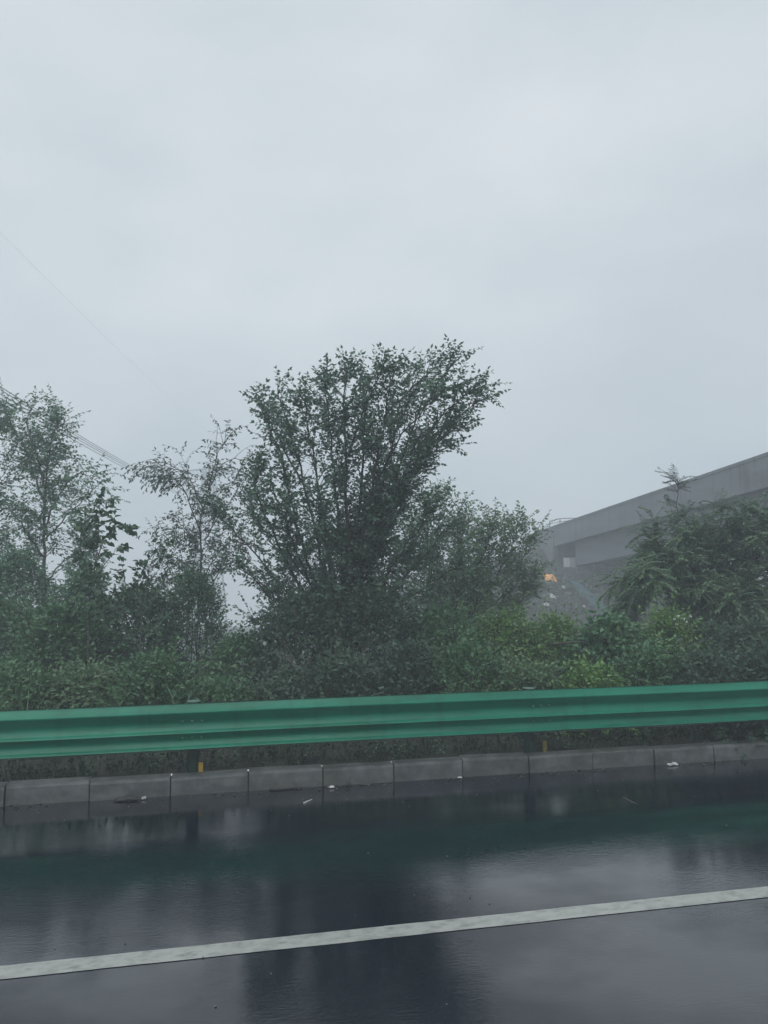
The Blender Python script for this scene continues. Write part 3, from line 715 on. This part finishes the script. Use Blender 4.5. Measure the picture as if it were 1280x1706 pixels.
BL = [
 # px, top py, half width, depth, material, label, extras
 (-5, 1010, 75, 12.6, 'leaf_left', 'dark green bush at the left edge below the leftmost trees', {}),
 (105, 1022, 85, 12.2, 'leaf_bush', 'bush filling the foot of the bare trunked left tree', {}),
 (20, 905, 85, 14.6, 'leaf_left', 'tall bush at the left edge hiding the lower trunk', dict(LL=.08, WW=.045, dens=.75)),
 (138, 945, 62, 13.4, 'leaf_left', 'tall loose bush behind the larger broad leaved sapling', dict(LL=.08, WW=.045, dens=.75)),
 (228, 985, 64, 13.2, 'leaf_left', 'bush under the two broad leaved saplings', {}),
 (322, 955, 56, 13.6, 'leaf_left', 'rounded soft bush standing at the foot of the thin drooping tree', dict(LL=.065, WW=.04, dens=1.3)),
 (405, 1085, 55, 12.6, 'leaf_bush', 'bush in the gap just left of the dark tree base', {}),
 (500, 1010, 75, 12.0, 'leaf_dim', 'dull dark bush covering the left of the dark tree base', {}),
 (620, 995, 85, 12.2, 'leaf_dim', 'shadowy bush covering the right of the dark tree base', {}),
 (735, 1030, 75, 12.6, 'leaf_bush', 'bush below the low light green tree', {}),
 (845, 1045, 70, 13.0, 'leaf_fresh', 'bright olive bush left of the creeper mound', dict(LL=.07, WW=.045, dens=1.2)),
 (925, 1050, 58, 13.4, 'leaf_fresh', 'yellow green bush directly below the littered slope', dict(LL=.07, WW=.045, dens=1.2)),
 (1115, 1048, 55, 12.6, 'leaf_fresh', 'fresh green leafy bush right of the creeper mound', dict(LL=.10, WW=.045, twl=.32)),
 (1190, 1062, 55, 12.8, 'leaf_dim', 'dark bush at the foot of the feathery tree', {}),
 (1275, 1050, 60, 12.4, 'leaf_dim', 'dark bush at the right edge under the feathery tree', {}),
]
for i, (px, py, hw, D, mt, lb, ex) in enumerate(BL):
    bush('bush', lb, 'bush', px, py, hw, D, mt, 200 + i, group=G1_, **ex)
bush('creeper_mound', 'mound of creeper with broad overlapping leaves beneath the drain chute', 'creeper', 1020, 1050, 72, 12.6, 'leaf_bush', 230, LL=.10, WW=.085, six=True, droop=.7, twl=.22, sp=.07, dens=1.5)
G2_ = 'low scrub just behind the guardrail'
rg = random.Random(77)
FR = [(20, 1110, 80, 'leaf_bush', 'low scrub at the left end, right behind the guardrail'),
      (140, 1130, 75, 'leaf_pale', 'paler low scrub behind the rail, second clump from the left'),
      (255, 1112, 70, 'leaf_bush', 'low scrub clump behind the rail and just left of the left post'),
      (365, 1150, 70, 'leaf_bush', 'low scrub clump behind the rail just right of the left post'),
      (470, 1150, 65, 'leaf_dim', 'dim scrub clump before the dark tree, on its left'),
      (575, 1100, 65, 'leaf_dim', 'dim scrub clump directly before the dark tree trunk'),
      (680, 1100, 65, 'leaf_dim', 'dim scrub clump before the dark tree, on its right'),
      (785, 1092, 65, 'leaf_bush', 'leafy scrub clump left of the right post, behind the rail'),
      (885, 1115, 60, 'leaf_pale', 'pale olive scrub clump behind the right post'),
      (985, 1130, 60, 'leaf_fresh', 'bright scrub clump in front of the creeper mound'),
      (1085, 1098, 60, 'leaf_bush', 'scrub clump before the fresh green leafy bush'),
      (1180, 1092, 60, 'leaf_dim', 'dark scrub clump left of the right edge behind the rail'),
      (1275, 1090, 60, 'leaf_dim', 'dark scrub clump at the right edge, right behind the rail')]
for i, (px, py, hw, mt, lb) in enumerate(FR):
    bush('scrub', lb, 'scrub', px, py + 14 + rg.uniform(-14, 18), hw, 10.3 + rg.uniform(-.3, .4), mt, 300 + i, LL=.075, WW=.046, group=G2_, dens=1.15, twl=.24, sp=.04)

# dead leaning branch poking out of the scrub, white flowers
m = MB(); m.tube([P(918, 1074, 12.2), P(945, 1071, 12.1), P(973, 1070, 12.0)], [.02, .02, .016], 6)
tag(m.build('dead_branch', M['bark']), 'dark bare branch poking level out of the yellow green bush', 'branch')
rt0 = empty('flowering_weed', gbase(1136, 12.0), 'tall weed with tiny white flowers in front of the feathery tree', 'weed')
ms = MB(); rg = random.Random(5)
for (px, py) in ((1124, 1032), (1132, 1027), (1140, 1031), (1151, 1027), (1128, 1040), (1146, 1036)):
    p = P(px, py, 12.0); b = rt0.location + Vector((rg.uniform(-.1, .1), 0, 0)); ms.tube([b, b.lerp(p, .6) + Vector((.03, 0, .02)), p], .004, 4)
    mf = MB()
    for k in range(9):
        leaf(mf, p, rvec(rg) + UPV * .4, rvec(rg), .03, .02)
    mf.build('flower', M['petal'], rt0)
ms.build('stems', M['bark'], rt0)

# undergrowth carpets on the verge and slopes
def scatter(name, label, n, fx, fy, hmax, LL, WW, mat, seed, cond=None, k=5):
    rg = random.Random(seed); m = MB()
    for i in range(n):
        x = fx(rg); y = fy(rg)
        if cond and not cond(x, y, rg): continue
        z = gz(x, y); h = hmax * rg.uniform(.3, 1) * (.6 + .8 * abs(noise.noise(Vector((x * .9, y * .9, seed)))))
        b = Vector((x, y, z)); ln = Vector((rg.uniform(-.35, .35), rg.uniform(-.35, .35), 1)).normalized()
        leaf(m, b - ln * .02, ln, rvec(rg), h, .006 + .012 * rg.random())
        for j in range(k):
            t = (j + 1) / k; leaf(m, b + ln * h * t, rvec(rg) + UPV * .1, UPV + rvec(rg) * .6, LL * rg.uniform(.6, 1.2), WW)
    tag(m.build(name, M[mat]), label, 'undergrowth', kind='stuff')
scatter('undergrowth', 'dark leafy undergrowth covering the verge between kerb and bushes', 5200, lambda r: r.uniform(-6, 13), lambda r: 8.64 + 4.6 * r.random() ** 1.3, .42, .055, .034, 'leaf_floor', 41)
scatter('weeds', 'small weeds and grass along the back of the kerb', 900, lambda r: r.uniform(-3.5, 9), lambda r: r.uniform(8.58, 8.95), .22, .04, .022, 'leaf_floor', 42, cond=lambda x, y, r: noise.noise(Vector((x * 1.3, 0, 7))) > -.12)
scatter('slope_scrub', 'green growth covering the embankment left of the wing wall', 5200, lambda r: r.uniform(3, 28), lambda r: r.uniform(30, 66), .7, .22, .13, 'leaf_pale', 43,
        cond=lambda x, y, r: gz(x, y) > -3.4 and (x < XB - 4.5 + noise.noise(Vector((y * .4, 0, 1))) * 1.2 - max(0, (52 - y)) * .15 or y < 42 and r.random() < .8 or r.random() < .22))
scatter('field_scrub', 'low hazy growth on the lower ground beyond the bushes', 6000, lambda r: r.uniform(-40, 40), lambda r: 18 + 60 * r.random() ** 1.4, .55, .2, .12, 'leaf_bush', 44, cond=lambda x, y, r: gz(x, y) < -1.8 and y < 45)

# tall grass tufts in the scrub, arching blades
rg = random.Random(71); m = MB()
for i in range(230):
    x = rg.uniform(-5, 12); y = rg.uniform(9.0, 11.2)
    if noise.noise(Vector((x * .8, y * .8, 21))) < -.05: continue
    b = Vector((x, y, gz(x, y))); H_ = rg.uniform(.45, 1.25)
    for k in range(9):
        a = rg.uniform(0, 6.28); o_ = Vector((math.cos(a), math.sin(a), 0)); s_ = Vector((-o_.y, o_.x, 0)) * rg.uniform(.004, .009); l_ = H_ * rg.uniform(.6, 1.1); pts = []
        for q in range(5):
            t_ = q / 4; pts.append(b + o_ * (l_ * .55 * t_ * t_) + UPV * (l_ * (t_ - .28 * t_ ** 3)))
        m.loft([[p - s_ * (1 - q / 4.3), p + s_ * (1 - q / 4.3)] for q, p in enumerate(pts)], cap=False, closed=False)
tag(m.build('tall_grass', M['leaf_pale']), 'tall arching grass blades rising among the scrub behind the rail', 'grass', kind='stuff')
ds = empty('dead_shrub', gbase(545, 11.0), 'bare grey twigs of a dead shrub in front of the dark tree base', 'dead shrub'); m = MB(); rg = random.Random(55)
for i in range(16):
    b = Vector(ds.location) + Vector((rg.uniform(-.15, .15), rg.uniform(-.1, .1), 0)); d = (UPV + rvec(rg) * .7).normalized(); l_ = rg.uniform(.9, 1.6); pts = [b]
    for q in range(6): d = (d + rvec(rg) * .16).normalized(); pts.append(pts[-1] + d * l_ / 6)
    m.tube(pts, [.011 * (1 - .13 * q) for q in range(7)], 4, cap=False)
    for q in range(3):
        k = rg.randint(2, 5); e = (pts[k + 1] - pts[k]).normalized() + rvec(rg) * .7; m.tube([pts[k], pts[k] + e * .18, pts[k] + e * .3 + rvec(rg) * .06], [.005, .004, .002], 3, cap=False)
m.build('stems', M['deadwood'], ds)
# weeds sprouting at the kerb that show singly
def weed(label, px, py, h, seed, y=8.6, mat='leaf_pale', mature=1.):
    rg = random.Random(seed); p = hit(px, py, 1, y); base = Vector((p.x, y, .17 if y > 8.5 else 0)); wood, lv = MB(), MB()
    root = empty('weed', base, label, 'weed', 'weeds sprouting along the kerb')
    for i in range(5):
        twig(rg, wood, lv, base + Vector((rg.uniform(-.03, .03), rg.uniform(-.02, .02), 0)), UPV + rvec(rg) * .45, h * rg.uniform(.6, 1.1), .035, .05 * mature, .026 * mature, .25)
    wood.build('stems', M['bark_pale'], root); lv.build('leaves', M[mat], root)
weed('tall leafy weed under the rail left of the middle, behind the kerb', 496, 1275, .26, 61, 8.66)
weed('pale weed with upright shoots right of the tall leafy weed', 612, 1275, .3, 62, 8.66)
weed('pale bushy weed second along from the tall leafy weed', 662, 1272, .3, 63, 8.66)
weed('tiny weed growing from the face of the kerb below the rail', 581, 1303, .09, 64, 8.37, 'leaf_dim', .6)
weed('small weed behind the kerb halfway to the right post', 735, 1265, .26, 65, 8.68)
weed('grassy weed just right of the right post', 945, 1248, .2, 66, 8.68)
weed('low weed under the left part of the rail, near a kerb joint', 150, 1300, .2, 67, 8.68)
weed('rounded weed between that kerb joint and the yellow stake', 262, 1290, .26, 68, 8.7)
weed('narrow weed to the right of the bright yellow stake', 380, 1285, .22, 69, 8.7)

# ------------------------------------------------------------------ far pylon and wires
DP = 150.0
pc = P(346, 905, DP); sx = DP / F
tw = empty('transmission_tower', (pc.x, pc.y, -12), 'tall thin lattice power pylon faint in the mist behind the thin tree', 'pylon')
RX = Vector((rt.x, rt.y, 0)).normalized(); RY = Vector((-RX.y, RX.x, 0))
cp = Vector((pc.x, pc.y, 0))
zz = lambda py: EYE + (926 - py) / F * DP
def wdt(z): return .9 + max(0, (zz(780) - z)) * .075
m = MB(); zs = [-12, -7, -3, 0.5, 3.5, 6.5, 9.5, 12, 14.3, 16.5, 18.3, zz(780)]
cor = lambda z, i: cp + RX * (wdt(z) * (1, -1, -1, 1)[i]) + RY * (wdt(z) * (1, 1, -1, -1)[i]) + UPV * z
for i in range(4):
    m.tube([cor(z, i) for z in zs], .15, 4)
    for k in range(len(zs) - 1):
        j = (i + 1) % 4
        m.tube([cor(zs[k], i), cor(zs[k + 1], j)], .075, 3); m.tube([cor(zs[k], j), cor(zs[k + 1], i)], .075, 3)
        m.tube([cor(zs[k + 1], i), cor(zs[k + 1], j)], .075, 3)
m.build('tower_body', M['steel'], tw)
arms = []
for sgn in (-1, 1):
    m = MB(); z = zz(781); tip = cp + RX * (sgn * 48 * sx) + UPV * (z - .5)
    for s2 in (-1, 1):
        a = cp + RX * (sgn * .9) + RY * (.9 * s2) + UPV * z; b = a - UPV * 1.7
        m.tube([a, tip], .10, 4); m.tube([b, tip], .09, 4)
        for k in range(1, 6): m.tube([a.lerp(tip, k / 6), b.lerp(tip, (k - .5) / 6)], .05, 3)
    m.build('crossarm', M['steel'], tw); arms.append(tip)
ins = []
for q, tip in enumerate(arms):
    m = MB(); pts = [tip, tip - UPV * 4.6]
    m.tube([tip - UPV * (i * .3) for i in range(16)], [.06 if i % 2 else .17 for i in range(16)], 6); m.build('insulator', M['concrete_dark'], tw); ins.append(pts[1])
wl = ['upper wire of the bundle running from the left down to the pylon', 'second wire of the bundle slanting down to the pylon', 'third wire of the bundle slanting down to the pylon', 'lowest wire of the bundle slanting down to the pylon']
def wire(label, a, b, sag, r=.03):
    m = MB(); n = 24; d = b - a; a2 = a - d * .25
    pts = [a2.lerp(b, i / n) - UPV * (sag * 4 * (i / n) * (1 - i / n)) for i in range(n + 1)]
    m.tube(pts, r, 4); tag(m.build('power_line', M['steel']), label, 'power line', 'power lines leading to the pylon')
for k, (ya_, off) in enumerate(((638, -.35), (643, .0), (650, .0), (657, .35))):
    wire(wl[k], P(0, ya_, 62), ins[0] + RY * (.5 if k % 2 else -.5) + UPV * off * -1, .5, .06)
wire('single faint wire high on the left slanting steeply down', P(0, 372, 60), arms[1] + UPV * 3, 1.2, .010)
wire('faint level wire leaving low towards the left of the pylon', P(150, 858, 140), P(300, 890, 170), .3, .03)

# ------------------------------------------------------------------ mist
m = MB(); m.box((-182, -182, -19.0), (182, 182, 26.0))
hz = m.build('haze', M['white']); tag(hz, 'thin even rain mist hanging over the whole road and fields', 'mist', kind='stuff')
hm = bpy.data.materials.new('mist'); hm.use_nodes = True; t = hm.node_tree; t.nodes.clear()
o_ = N(t, 'ShaderNodeOutputMaterial'); pv = N(t, 'ShaderNodeVolumePrincipled'); t.links.new(pv.outputs[0], o_.inputs['Volume'])
pv.inputs['Color'].default_value = (.88, .95, 1, 1); pv.inputs['Density'].default_value = HAZE; pv.inputs['Anisotropy'].default_value = 0.0
hz.data.materials.clear(); hz.data.materials.append(hm)
